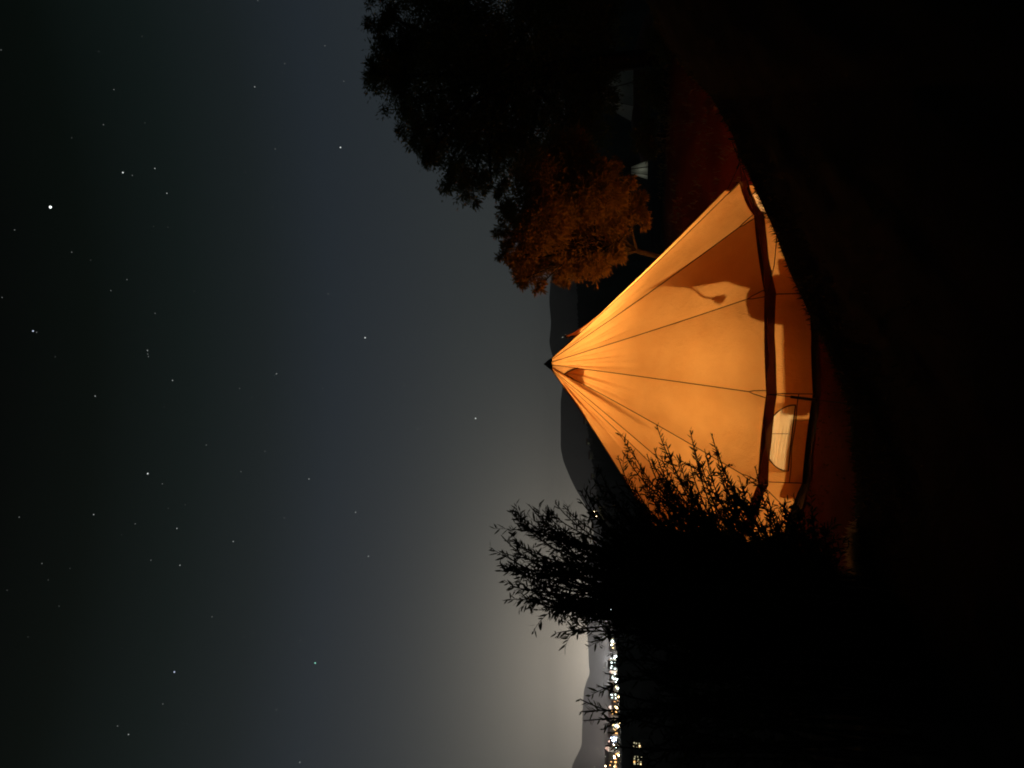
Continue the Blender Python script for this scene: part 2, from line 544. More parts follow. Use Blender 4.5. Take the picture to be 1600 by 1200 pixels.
for k in range(NP):
    if k == DOOR:
        # A frame entrance: two door flaps meeting on a zip under the peak
        a1, a2 = seam_pt(k, 1.0), seam_pt(k + 1, 1.0)
        for sg, c in ((0, a1), (1, a2)):
            base = Vector((c.x, c.y, 0)); mid = pol(A_DOOR, 2.43, 0)
            V = [tuple(base), tuple(mid), tuple(PEAK), tuple(c)]
            mesh_obj('door_flap', V, [(0, 1, 2, 3)], M_CANVAS, tent)
        MB().tube([pol(A_DOOR, 2.44, 0), PEAK], .008).build('zip', M_PIPING, tent)
        continue
    # hanging valance below the eave
    V, F = [], []
    n = 24
    for j in range(5):
        for i in range(n + 1):
            s = i / n
            p = chord(k, s, R_EAVE + .008 + .012 * j / 4 + .004 * math.sin(s * 19 + k) * j / 4, .055)
            z = Z_EAVE + .006 - (Z_EAVE + .006 - Z_BAND) * j / 4 + .004 * math.sin(s * 9 + k * 2) * (j == 4)
            V.append((p.x, p.y, z))
    for j in range(4):
        for i in range(n):
            F.append((j * (n + 1) + i, j * (n + 1) + i + 1, (j + 1) * (n + 1) + i + 1, (j + 1) * (n + 1) + i))
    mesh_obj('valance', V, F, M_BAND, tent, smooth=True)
    # side wall
    if k in WINDOWS:
        D = half_moon()
        V, F = [], []
        m = len(D); cz_ = .33
        for j in range(5):
            for (dx, dz) in D:
                # edge of the panel in the same direction
                ex, ez = dx, dz - cz_
                f = min((CH / 2) / abs(ex) if abs(ex) > 1e-6 else 1e9,
                        ((.54 - cz_) / ez if ez > 1e-6 else (cz_ / -ez if ez < -1e-6 else 1e9)))
                q = j / 4
                V.append(tuple(wall_point(k, dx + (ex * f - dx) * q, dz + (cz_ + ez * f - dz) * q)))
        for j in range(4):
            for i in range(m):
                F.append((j * m + i, j * m + (i + 1) % m, (j + 1) * m + (i + 1) % m, (j + 1) * m + i))
        mesh_obj('wall_panel', V, F, M_CANVAS, tent, smooth=True)
        loop = [wall_point(k, *d, off=.006) for d in D]
        win = MB().tube(loop + [loop[0]], .0075).build('window', M_PIPING, tent)
        # gathered gauze blind: long horizontal pleats
        rg = random.Random(k)
        V, F = [], []
        gx, gz = 40, 60
        for j in range(gz + 1):
            z = .20 + .33 * j / gz
            for i in range(gx + 1):
                x = -.43 + .86 * i / gx
                pl = (.0035 + .003 * math.sin(x * 11 + z * 9)) * math.sin(z * 171 + 1.2 * math.sin(x * 5) + 2 * x) + .004 * math.sin(z * 63 - 3 * x + 2) + .008 * math.sin(x * 9 + z * 4)
                V.append(tuple(wall_point(k, x, z, -.035 + pl)))
        for j in range(gz):
            for i in range(gx):
                F.append((j * (gx + 1) + i, j * (gx + 1) + i + 1, (j + 1) * (gx + 1) + i + 1, (j + 1) * (gx + 1) + i))
        mesh_obj('gauze', V, F, M_GAUZE, win, smooth=True)
        MB().tube([wall_point(k, .04, .24, -.018), wall_point(k, .035, .47, -.018)], .004).build('blind_tie', M_PIPING, win)
        MB().tube([wall_point(k, -CH / 2 + CH * i / 12, .195 - .006 * math.sin(i), .006) for i in range(13)], .006).build('hem', M_PIPING, tent)
    else:
        V, F = [], []
        for j in range(13):
            z = .54 * j / 12
            for i in range(n + 1):
                x = -CH / 2 + CH * i / n
                V.append(tuple(wall_point(k, x, z, .006 * math.sin(x * 8 + k) * math.sin(z * 9 + k))))
        for j in range(12):
            for i in range(n):
                F.append((j * (n + 1) + i, j * (n + 1) + i + 1, (j + 1) * (n + 1) + i + 1, (j + 1) * (n + 1) + i))
        mesh_obj('wall_panel', V, F, M_CANVAS, tent, smooth=True)
    a = A0 + k * DA
    MB().tube([pol(a, R_WALL + .008, .54), pol(a, R_WALL + .028, .0)], .006).build('wall_seam', M_PIPING, tent)
    # dark mud flap lying on the ground
    V, F = [], []
    for i in range(n + 1):
        s = i / n
        for (r_, z_) in ((R_WALL + .022, .055), (R_WALL + .035, .03), (R_WALL + .16 + .02 * math.sin(s * 11 + k), .012)):
            p = chord(k, s, r_, .035)
            V.append((p.x, p.y, z_))
    for i in range(n):
        for q in range(2):
            F.append((i * 3 + q, i * 3 + q + 1, i * 3 + q + 4, i * 3 + q + 3))
    mesh_obj('mud_flap', V, F, M_BLACK, tent, smooth=True)

# guy lines with their tensioners and pegs
for k in range(NP):
    a = A0 + k * DA + R([0, 1.5, 3, -2, 1, 0, 2, -1, 0, 1, -2, 0, 1, 2][k])
    p0 = seam_pt(k, 1.0) + Vector((0, 0, -.03))
    p1 = pol(a, 3.55, 0)
    p1.z = float(ground_z(p1.x + TX, p1.y + TY)) + .03
    rope = MB().tube([p0, p0.lerp(p1, .5) + Vector((0, 0, -.02)), p1], .0045).build('guy_rope', M_ROPE, tent)
    MB().tube([p0.lerp(p1, .30), p0.lerp(p1, .62 if k == 1 else .40)], .015 if k == 1 else .008, 8).build('tensioner', M_BLACK, rope)
    MB().tube([p1 + Vector((0, 0, -.1)), p1 + Vector((0, 0, .04)) + pol(a, .03, 0)], .009).build('peg', M_BLACK, rope)

MB().lathe([(.0, .02), (2.44, .02), (2.44, .0)], 42).build('groundsheet', M_MAT, tent)
MB().tube([(0, 0, .02), (0, 0, 3.0)], .022, 10).build('centre_pole', M_WOOD, tent)

# ------------------------------------------------------------------ things inside the tent
def soft_box(name, a, b, bev, mat, parent):
    o = MB().box(a, b).build(name, mat, parent, smooth=True)
    bm = bmesh.new(); bm.from_mesh(o.data)
    bmesh.ops.bevel(bm, geom=bm.edges[:], offset=bev, segments=4, affect='EDGES', profile=.6)
    bm.to_mesh(o.data); bm.free()
    return o

LAMP = Vector((TX - .22, TY - .82, .31))
bed = empty('padded_bench', (TX + .12, TY - 1.93, .02))
tag(bed, 'low padded bench inside the tent along its front wall', 'bench')
soft_box('cushion', (-.62, -.17, .13), (.70, .17, .315), .04, M_LINEN, bed)
soft_box('bench_frame', (-.60, -.15, .07), (.68, .15, .13), .01, M_WOOD, bed)
for sx in (-.55, .63):
    for sy in (-.12, .12):
        MB().box((sx - .025, sy - .025, 0), (sx + .025, sy + .025, .07)).build('leg', M_WOOD, bed)

mat_ = empty('shade_mat', (TX - .86, TY - 1.72, .022))  # unseen mat, added to shade the wall under the window
tag(mat_, 'low rolled mat added inside the tent to shade the wall under the half moon window', 'mat')
soft_box('mat_cover', (-.56, -.16, 0), (.33, .16, .235), .07, M_LINEN, mat_)
MB().tube([(-.03, -.165, .02), (-.03, -.165, .21), (-.03, .165, .21), (-.03, .165, .02)], .006).build('strap', M_ROPE, mat_)

lan = empty('lantern', (LAMP.x, LAMP.y, .022))
tag(lan, 'lit lantern standing on the floor near the front of the tent', 'lantern')
MB().lathe([(0, .0), (.075, .0), (.08, .02), (.065, .07), (.03, .09), (.0, .09)], 18).build('base', M_BLACK, lan, smooth=True)
M_BULB = glowing('lantern_bulb', (1.0, .76, .42), 1200.0, sampled=True)
bulb = MB().lathe([(.012, .0), (.035, .02), (.045, .05), (.035, .08), (.004, .10)], 12)
bulb.build('bulb', M_BULB, lan, smooth=True, loc=(0, 0, .24))
MB().tube([(0, 0, .08), (0, 0, .245)], .012, 8).build('stem', M_BLACK, lan)

# added unseen light at the back, brightens the tree and ground outside
hl = empty('added_light', (TX + .60, TY + .66, 1.58))
tag(hl, 'unseen added light inside the tent near its back wall', 'lantern')
MB().lathe([(0, .11), (.018, .11), (.022, .125), (.01, .16), (0, .16)], 14).build('hood', M_BLACK, hl, smooth=True)
MB().tube([(0, 0, .16), (0, 0, .40)], .004).build('cord', M_ROPE, hl)
MB().lathe([(.010, .0), (.028, .02), (.034, .05), (.028, .08), (.004, .10)], 10).build('bulb', glowing('added_bulb', (1.0, .74, .40), 5600.0, sampled=True), hl, smooth=True)
# curved plate added to keep that light off the front cloth
V, F = [], []
for i in range(13):
    q = R(-85 + 170 * i / 12)
    dx, dy = -math.sin(R(45)) , -math.cos(R(45))
    ca, sa = math.cos(q), math.sin(q)
    p = (.085 * (dx * ca - dy * sa), .085 * (dx * sa + dy * ca))
    V += [(p[0], p[1], -.06), (p[0], p[1], .075)]
for i in range(12):
    F.append((2 * i, 2 * i + 2, 2 * i + 3, 2 * i + 1))
mesh_obj('light_shield', V, F, M_BLACK, hl, smooth=True)

def roof_hit(px, py):
    """where the sight line of a photograph point meets the tent cloth"""
    d = ray(px, py); o = Vector((0, 0, CAM_Z))
    slope = (R_EAVE - R_CAP) / (Z_CAP - Z_EAVE)
    for i in range(2000):
        p = o + d * (6.5 + i * .003)
        r_ = math.hypot(p.x - TX, p.y - TY)
        rt = R_CAP + (Z_CAP - p.z) * slope if p.z > Z_EAVE else R_EAVE - .04
        ang = (math.atan2(p.x - TX, -(p.y - TY)) - A0) % DA - DA / 2
        if r_ * math.cos(ang) <= rt * math.cos(DA / 2): return p
    return None

def inner(px, py, f):
    """point inside the tent whose shadow falls there"""
    return LAMP.lerp(roof_hit(px, py), f)

# tall cloth screen, gooseneck lamp and round cushion stand between the lantern and the right wall
scr = [inner(x, y, .74) for x, y in ((1000, 451), (1070, 442), (1132, 432), (1165, 446), (1190, 452), (1192, 400), (1186, 347), (1126, 373), (1079, 405), (1035, 432))]
c = sum(scr, Vector()) / len(scr)
nrm = Vector()
for i in range(len(scr)):
    nrm += (scr[i] - c).cross(scr[(i + 1) % len(scr)] - c)
nrm.normalize()
def on_plane(p):
    d = (p - LAMP)
    return LAMP + d * ((c - LAMP).dot(nrm) / d.dot(nrm))
scr = [on_plane(p) for p in scr]
lowest = min(p.z for p in scr)
so = empty('folding_screen', (c.x, c.y, .02))
tag(so, 'tall cloth screen inside the tent that shades the right wall', 'screen')
V = [tuple(p - so.location + nrm * .008) for p in scr] + [tuple(p - so.location - nrm * .008) for p in scr]
n = len(scr)
F = [tuple(range(n)), tuple(range(2 * n - 1, n - 1, -1))] + [(i, n + i, n + (i + 1) % n, (i + 1) % n) for i in range(n)]
mesh_obj('screen_cloth', V, F, M_SCREEN, so)
for p in (scr[4], scr[6]):
    q = p - so.location
    MB().tube([(q.x, q.y, 0), (q.x, q.y, q.z)], .012).build('leg', M_WOOD, so)

gl = [on_plane(inner(x, y, .7)) - nrm * .0 for x, y in ((1060, 438), (1076, 444), (1085, 449), (1090, 454), (1095, 458), (1103, 460), (1112, 461))]
hd = [on_plane(inner(x, y, .7)) for x, y in ((1110, 461), (1118, 462.5), (1124, 463.5), (1130, 465))]
go = empty('gooseneck_lamp', gl[0])
tag(go, 'small unlit gooseneck reading lamp clipped to the screen inside the tent', 'lamp')
MB().tube([p - gl[0] for p in gl], .010, 8).build('neck', M_BLACK, go, smooth=True)
MB().tube([p - gl[0] for p in hd], [.012, .034, .046, .036], 12).build('lamp_shade', M_BLACK, go, smooth=True)

pc = on_plane(inner(1198, 462, .7))
pf = empty('floor_cushion', (pc.x, pc.y, .02))
tag(pf, 'round stuffed floor cushion inside the tent beside the screen', 'cushion')
hz_ = pc.z - .02
MB().lathe([(0, 0), (.17, 0), (.22, hz_ * .3), (.23, hz_ * .7), (.20, hz_ + .04), (.12, hz_ + .14), (.03, hz_ + .17), (0, hz_ + .17)], 24).build('cushion_cover', M_LINEN, pf, smooth=True)

# ------------------------------------------------------------------ foliage
def leaf_mesh(P, D, L, W, rg):
    """P base points, D directions, L lengths, W widths -> lance shaped leaves, two bent quads each"""
    n = len(P)
    D = D / np.linalg.norm(D, axis=1, keepdims=True)
    rnd = rg.standard_normal((n, 3))
    S = np.cross(D, rnd); S /= np.linalg.norm(S, axis=1, keepdims=True) + 1e-9
    N = np.cross(D, S)
    L = L[:, None]; W = W[:, None]
    bend = (rg.random((n, 1)) - .3) * .18
    v0 = P
    v1 = P + D * L * .35 + S * W * .5 + N * L * bend * .3
    v2 = P + D * L * .35 - S * W * .5 + N * L * bend * .3
    v3 = P + D * L * .72 + S * W * .36 + N * L * bend
    v4 = P + D * L * .72 - S * W * .36 + N * L * bend
    v5 = P + D * L + N * L * bend * 1.8
    V = np.stack([v0, v1, v2, v3, v4, v5], 1).reshape(-1, 3)
    b = (np.arange(n) * 6)[:, None]
    T = np.concatenate([b + [[0, 2, 1]], b + [[3, 4, 5]]], 0)
    Q = b + [[1, 2, 4, 3]]
    return V, T.tolist() + Q.tolist()

def bezier(p0, p1, p2, n):
    return [p0 * (1 - t) ** 2 + p1 * 2 * t * (1 - t) + p2 * t * t for t in np.linspace(0, 1, n)]

def willow(name, base, tips, label, seed, spread=.25, leaf=.07, sub=5, dens=1.0, bare=.25):
    """shrub of long whippy shoots with narrow leaves"""
    rg = np.random.default_rng(seed)
    root = empty(name, tuple(base))
    tag(root, label, 'shrub', 'willow shrubs in front of the tent')
    B = np.array(base)
    wood = MB(); LP, LD, LL = [], [], []
    def leaves_on(pts, f0, step, up):
        pts = np.array(pts)
        seg = np.linalg.norm(np.diff(pts, axis=0), axis=1); cum = np.concatenate([[0], np.cumsum(seg)])
        s = cum[-1] * f0
        while s < cum[-1]:
            i = min(np.searchsorted(cum, s) - 1, len(seg) - 1); i = max(i, 0)
            q = (s - cum[i]) / max(seg[i], 1e-6)
            p = pts[i] * (1 - q) + pts[i + 1] * q
            tdir = (pts[i + 1] - pts[i]) / max(seg[i], 1e-6)
            sd = rg.standard_normal(3); sd -= tdir * sd.dot(tdir); sd /= np.linalg.norm(sd) + 1e-9
            LP.append(p); LD.append(tdir * .62 + sd * .62 + np.array([0, 0, -.04]))
            LL.append(leaf * rg.uniform(.7, 1.25) * (1 - .35 * max(0, (s / cum[-1] - .8) / .2)))
            s += step * rg.uniform(.6, 1.4) / dens
    for tip in tips:
        T = np.array(tip)
        b0 = B + np.array([rg.uniform(-1, 1), rg.uniform(-1, 1), 0]) * spread
        mid = b0 * .45 + T * .55 + np.array([rg.uniform(-.12, .12) + (b0[0] - T[0]) * .28, rg.uniform(-.12, .12), .27 * abs(T[2] - b0[2])])
        pts = bezier(b0, mid, T, 16)
        wood.tube([tuple(p - B) for p in pts], [.012 * (1 - .85 * i / 15) + .0015 for i in range(16)], 5)
        leaves_on(pts, max(bare, .3), .020, 0)
        for q in range(sub):
            i = min(15, int(rg.uniform(.40, .98) * 15))
            st = pts[i]
            d = pts[min(i + 1, 15)] - pts[i - 1]; d /= np.linalg.norm(d)
            ln = rg.uniform(.20, .46) * (1.2 - i / 15 * .85)
            sd = rg.standard_normal(3) * .5
            e = st + (d * .75 + sd * .9) * ln - np.array([0, 0, .10 * ln])
            m2 = st + d * ln * .62 + sd * .22 * ln + np.array([0, 0, .10 * ln])
            tw = bezier(st, m2, e, 7)
            wood.tube([tuple(p - B) for p in tw], [.004, .0036, .003, .0026, .002, .0016, .0012], 4)
            leaves_on(tw, .1, .017, 0)
    wood.build('branch', M_BARK, root)
    LP = np.array(LP) - B; LD = np.array(LD); LL = np.array(LL)
    V, F = leaf_mesh(LP, LD, LL, LL * rg.uniform(.17, .26, len(LL)), rg)
    fo = mesh_obj('foliage', V, F, M_LEAF, root)
    tag(fo, kind='stuff')
    return root

def jit(px, py, Y, rg, a=10, dy=.35):
    return at(px + rg.uniform(-a, a), py + rg.uniform(-a, a), Y + rg.uniform(-dy, dy))

rg = random.Random(5)
# the tall willow against the town glow
tips = [at(x, y, Y) for x, y, Y in [(780, 862, 5.2), (786, 840, 5.1), (797, 797, 5.2), (806, 800, 5.4), (826, 788, 5.0), (834, 812, 5.3), (852, 793, 5.2), (880, 790, 5.0),
        (797, 916, 5.1), (790, 880, 5.3), (812, 936, 5.0), (842, 953, 5.2), (838, 940, 5.0), (874, 988, 5.1), (890, 985, 5.3), (935, 992, 5.0), (940, 975, 5.2), (800, 845, 5.0),
        (820, 870, 5.2), (830, 900, 5.1), (850, 850, 5.0), (860, 820, 5.3), (870, 900, 5.2), (880, 940, 5.0), (900, 870, 5.4), (905, 780, 5.3), (912, 762, 5.1), (925, 770, 5.4)]]
tips += [jit(rg.uniform(840, 1010), rg.uniform(790, 960), 5.2, rg, 8, .4) for _ in range(32)]
tips += [jit(860 - 75 * math.cos(q) + 60 * abs(math.sin(q)) , 868 + 95 * math.sin(q), 5.2, rg, 16, .4) for q in [rg.uniform(-1.35, 1.4) for _ in range(26)]]
b = at(1330, 960, 5.25); b.z = float(ground_z(b.x, b.y)) - .03
willow('willow_shrub', b, tips, 'tall feathery willow shrub standing out against the town glow', 21, .22, .064, 6, 1.0)
# the lower willow whose twigs cross the tent cloth
tips = [at(x, y, Y) for x, y, Y in [(1026, 664, 5.6), (1040, 690, 5.5), (985, 698, 5.6), (1022, 700, 5.7), (1078, 672, 5.6), (1082, 690, 5.4), (1112, 680, 5.5), (1120, 700, 5.6), (1128, 728, 5.5),
        (965, 712, 5.6), (972, 740, 5.5), (935, 730, 5.9), (930, 750, 5.9), (945, 755, 5.7), (955, 770, 5.6), (1060, 715, 5.5), (1030, 735, 5.6), (1000, 735, 5.6), (1095, 725, 5.4), (1075, 745, 5.5),
        (1180, 728, 5.5), (1155, 745, 5.5), (1195, 748, 5.6), (1240, 772, 5.5), (1225, 785, 5.4), (1145, 775, 5.5), (1170, 770, 5.4)]]
tips += [jit(rg.uniform(960, 1130), rg.uniform(775, 860), 5.5, rg, 8, .35) for _ in range(26)]
tips += [jit(rg.uniform(965, 1125), rg.uniform(700, 770), 5.5, rg, 8, .3) for _ in range(16)]
tips += [jit(rg.uniform(1110, 1240), rg.uniform(795, 870), 5.5, rg, 8, .3) for _ in range(16)]
tips += [jit(rg.uniform(1215, 1290), rg.uniform(800, 900), 5.5, rg, 10, .3) for _ in range(24)]
b = at(1345, 975, 5.6); b.z = float(ground_z(b.x, b.y)) - .03
willow('willow_shrub', b, tips, 'dark bushy willow shrub whose twigs cross the glowing tent', 33, .30, .060, 6, 1.1)
# sprigs on the far left and the black thicket under the town lights
tips = [at(x, y, Y) for x, y, Y in [(906, 1092, 4.6), (908, 1112, 4.6), (912, 1126, 4.5), (932, 1070, 4.6), (938, 1082, 4.7), (945, 1052, 4.7), (942, 1140, 4.6), (946, 1165, 4.5), (955, 1148, 4.6)]]
tips += [jit(rg.uniform(965, 1080), rg.uniform(1010, 1200), 4.8, rg, 8, .4) for _ in range(26)]
b = at(1420, 1110, 4.7); b.z = float(ground_z(b.x, b.y)) - .03
willow('willow_shrub', b, tips, 'low black willow shrub with a few sprigs before the town lights', 44, .35, .062, 2, .95, bare=.4)
tips = [jit(rg.uniform(980, 1120), rg.uniform(960, 1060), 5.2, rg, 8, .4) for _ in range(30)]
b = at(1390, 1010, 5.2); b.z = float(ground_z(b.x, b.y)) - .03
willow('willow_shrub', b, tips, 'low black willow shrub between the tall willow and the left sprigs', 55, .3, .066, 5, .9)

def tree(name, lobes, foot, label, seed, mat, leaves, leaf, trunk_r, group):
    """trunk and limbs carrying a crown of leaf clumps"""
    rg = np.random.default_rng(seed)
    F0 = np.array(foot)
    root = empty(name, tuple(foot)); tag(root, label, 'tree', group)
    C = np.array([l[:3] for l in lobes]); Rr = np.array([l[3] for l in lobes])
    mid = C.mean(0)
    wood = MB()
    hub = F0 * .18 + mid * .82
    tp = bezier(F0, (F0 + hub) / 2 + np.array([.12, .1, 0]), hub, 8)
    wood.tube([tuple(p - F0) for p in tp], [trunk_r * (1.15 - .5 * i / 7) for i in range(8)], 9)
    wood.build('trunk', M_BARK, root, smooth=True)
    limbs = MB()
    P = []; Dn = []
    wts = Rr ** 2 / (Rr ** 2).sum()
    for c_, r_, w_ in zip(C, Rr, wts):
        st = tp[int(rg.integers(5, 8))]
        lb = bezier(st, (st + c_) / 2 + np.array([0, 0, .12]) * np.linalg.norm(c_ - st), c_, 8)
        limbs.tube([tuple(p - F0) for p in lb], [trunk_r * (.42 - .32 * i / 7) for i in range(8)], 6)
        # clumps in the lobe, thicker near its surface, each a spray of leaves round a twig
        nc = max(10, int(70 * w_ * len(C) ** .9))
        dirs = rg.standard_normal((nc, 3)); dirs /= np.linalg.norm(dirs, axis=1, keepdims=True)
        cc = c_ + dirs * (r_ * rg.random((nc, 1)) ** .45) * np.array([1, 1, .92])
        for q in cc[::3]:
            limbs.tube([tuple(c_ - F0), tuple((c_ + q) / 2 - F0 + rg.standard_normal(3) * .05), tuple(q - F0)], [trunk_r * .09, trunk_r * .06, .004], 4)
        per = int(leaves * w_ / nc)
        for q, dd in zip(cc, dirs):
            cr = r_ * rg.uniform(.12, .27)
            off = rg.standard_normal((per, 3)) * cr * np.array([.8, .8, .62])
            P.append(q + off)
            Dn.append(off / cr * .4 + dd * .6 + np.array([0, 0, -.45]) + rg.standard_normal((per, 3)) * .55)
    limbs.build('limb', M_BARK, root, smooth=True)
    P = np.concatenate(P) - F0; Dn = np.concatenate(Dn)
    L = leaf * rg.uniform(.6, 1.3, len(P))
    V, F = leaf_mesh(P, Dn, L, L * rg.uniform(.20, .32, len(P)), rg)
    cr = mesh_obj('crown', V, F, mat, root); tag(cr, kind='stuff')
    return root

def lobes_at(spec, Y, dy, seed):
    rg = random.Random(seed); out = []
    for x, y, rpx in spec:
        yy = Y + rg.uniform(-dy, dy)
        p = at(x, y, yy); out.append((p.x, p.y, p.z, rpx / 1155.0 * yy))
    return out

sp = [(826, 425, 24), (838, 395, 32), (818, 398, 22), (850, 345, 46), (898, 372, 52), (900, 300, 62), (955, 352, 34), (938, 306, 42), (930, 412, 24), (985, 322, 20),
      (806, 352, 22), (800, 378, 14), (872, 420, 18), (845, 290, 50), (945, 268, 26), (880, 250, 50), (792, 330, 18), (905, 415, 22), (1001, 343, 15), (985, 288, 13), (842, 450, 10), (814, 438, 12), (786, 398, 10), (783, 362, 11), (966, 398, 15), (880, 440, 9), (1000, 312, 11), (800, 410, 12)]
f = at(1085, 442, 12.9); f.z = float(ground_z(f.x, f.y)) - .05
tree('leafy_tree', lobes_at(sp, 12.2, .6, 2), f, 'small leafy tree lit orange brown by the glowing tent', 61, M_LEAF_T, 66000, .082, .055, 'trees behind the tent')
sp = [(600, 20, 34), (612, 70, 34), (600, 118, 34), (585, 122, 20), (628, 160, 36), (655, 205, 34), (672, 245, 28), (700, 268, 32), (738, 288, 30), (768, 285, 26), (640, 100, 60),
      (690, 190, 60), (680, 90, 80), (740, 220, 70), (760, 120, 90), (720, 20, 90), (820, 200, 70), (840, 90, 90), (830, 250, 40), (890, 190, 60), (900, 90, 70), (860, 0, 80), (640, -40, 60),
      (700, -90, 90), (820, -100, 90), (925, 20, 50), (930, 150, 40)]
f = at(1040, 90, 20.5); f.z = float(ground_z(f.x, f.y)) - .05
tree('leafy_tree', lobes_at(sp, 20.5, 1.6, 3), f, 'big dark tree towering over the smaller orange lit tree', 62, M_LEAF_B, 200000, .115, .24, 'trees behind the tent')

# low scrub round the feet of the trees
for i, (x, y, Y, r_, lab) in enumerate([(1015, 140, 19.5, 30, 'low dark bush at the foot of the big tree'),
                                        (1005, 215, 19.0, 20, 'small scrubby bush between the two trees'),
                                        (1030, 60, 18.0, 26, 'low scrubby bush at the picture edge under the big tree')]):
    sp = [(x, y, r_), (x + 8, y - 22, r_ * .7), (x + 10, y + 20, r_ * .7)]
    f = at(x, y, Y); f.z = float(ground_z(f.x, f.y)) - .03
    tree('bush', lobes_at(sp, Y, .3, i), f, lab, 70 + i, M_LEAF_B, 2500, .09, .05, 'bushes under the trees')

# ------------------------------------------------------------------ grass
def blades(n, X, Y, h0, h1, seed, w=.006):
    rg = np.random.default_rng(seed)
    Z = ground_z(X, Y)
    P = np.stack([X, Y, Z - .01], 1)
    D = np.stack([rg.standard_normal(len(X)) * .45, rg.standard_normal(len(X)) * .45, np.ones(len(X))], 1)
    L = rg.uniform(h0, h1, len(X)) * rg.uniform(.5, 1, len(X))
    return leaf_mesh(P, D, L, np.full(len(X), w) * rg.uniform(.7, 1.5, len(X)), rg)

gr = np.random.default_rng(90)
# along the rim of the bank
n = 16000
a = gr.uniform(R(-34), R(34), n); rr = np.interp(a, RA, RR) + gr.normal(-.25, .35, n)
cl = .5 + .5 * np.sin(a * 60 + 2 * np.sin(a * 23)) * np.sin(rr * 3 + a * 17)
keep = gr.random(n) < .25 + .75 * cl
a, rr = a[keep], rr[keep]
V1, F1 = blades(0, rr * np.sin(a), rr * np.cos(a), .03, .10, 1)
tag(mesh_obj('rim_grass', V1, F1, M_GRASS), 'rough dark grass on the rim of the bank', 'grass', kind='stuff')
# terrace round the tent and under the trees
n = 14000
th = gr.uniform(0, 2 * math.pi, n); rr = 2.62 + gr.random(n) ** 1.6 * 6.5
V2, F2 = blades(0, TX + rr * np.sin(th), TY - rr * np.cos(th), .015, .06, 2)
tag(mesh_obj('terrace_grass', V2, F2, M_GRASS), 'short sparse grass on the terrace around the tent', 'grass', kind='stuff')
n = 4200
xx = gr.uniform(3.2, 9.5, n); yy = gr.uniform(11, 21, n)
cl = np.sin(xx * 2.1 + np.sin(yy * 1.3) * 2) * np.sin(yy * 1.7 + xx) > .05
V3, F3 = blades(0, xx[cl], yy[cl], .05, .22, 3, .012)
tag(mesh_obj('dry_scrub', V3, F3, M_DRY), 'dry grass tufts on the reddish ground right of the tent', 'grass', kind='stuff')

def tuft(px, py, Y, n, h, label, seed, spread):
    rg = np.random.default_rng(seed)
    p = at(px, py, Y); p.z = float(ground_z(p.x, p.y))
    root = empty('dry_grass_tuft', tuple(p)); tag(root, label, 'grass tuft', 'dry grass tufts')
    X = rg.normal(0, spread, n); Y_ = rg.normal(0, spread * .5, n)
    P = np.stack([X, Y_, ground_z(X + p.x, Y_ + p.y) - p.z - .01], 1)
    D = np.stack([rg.normal(0, .5, n), rg.normal(0, .5, n), np.ones(n)], 1)
    L = rg.uniform(.4, 1, n) * h
    V, F = leaf_mesh(P, D, L, np.full(n, .007), rg)
    o = mesh_obj('blades', V, F, M_DRY, root); tag(o, kind='stuff')
for i, t in enumerate([(1338, 838, 5.74, 120, .09, 'low dry grass tuft at the near end of the lit strip', .05),
                       (1338, 862, 5.72, 320, .14, 'pale dry grass tuft catching the light left of the tent', .07),
                       (1342, 888, 5.74, 260, .12, 'dry grass tuft at the outer end of the lit strip', .07),
                       (1292, 866, 6.9, 20, .07, 'tiny bright dry tuft near the foot of the willow', .03)]):
    tuft(t[0], t[1], t[2], t[3], t[4], t[5], 200 + i, t[6])

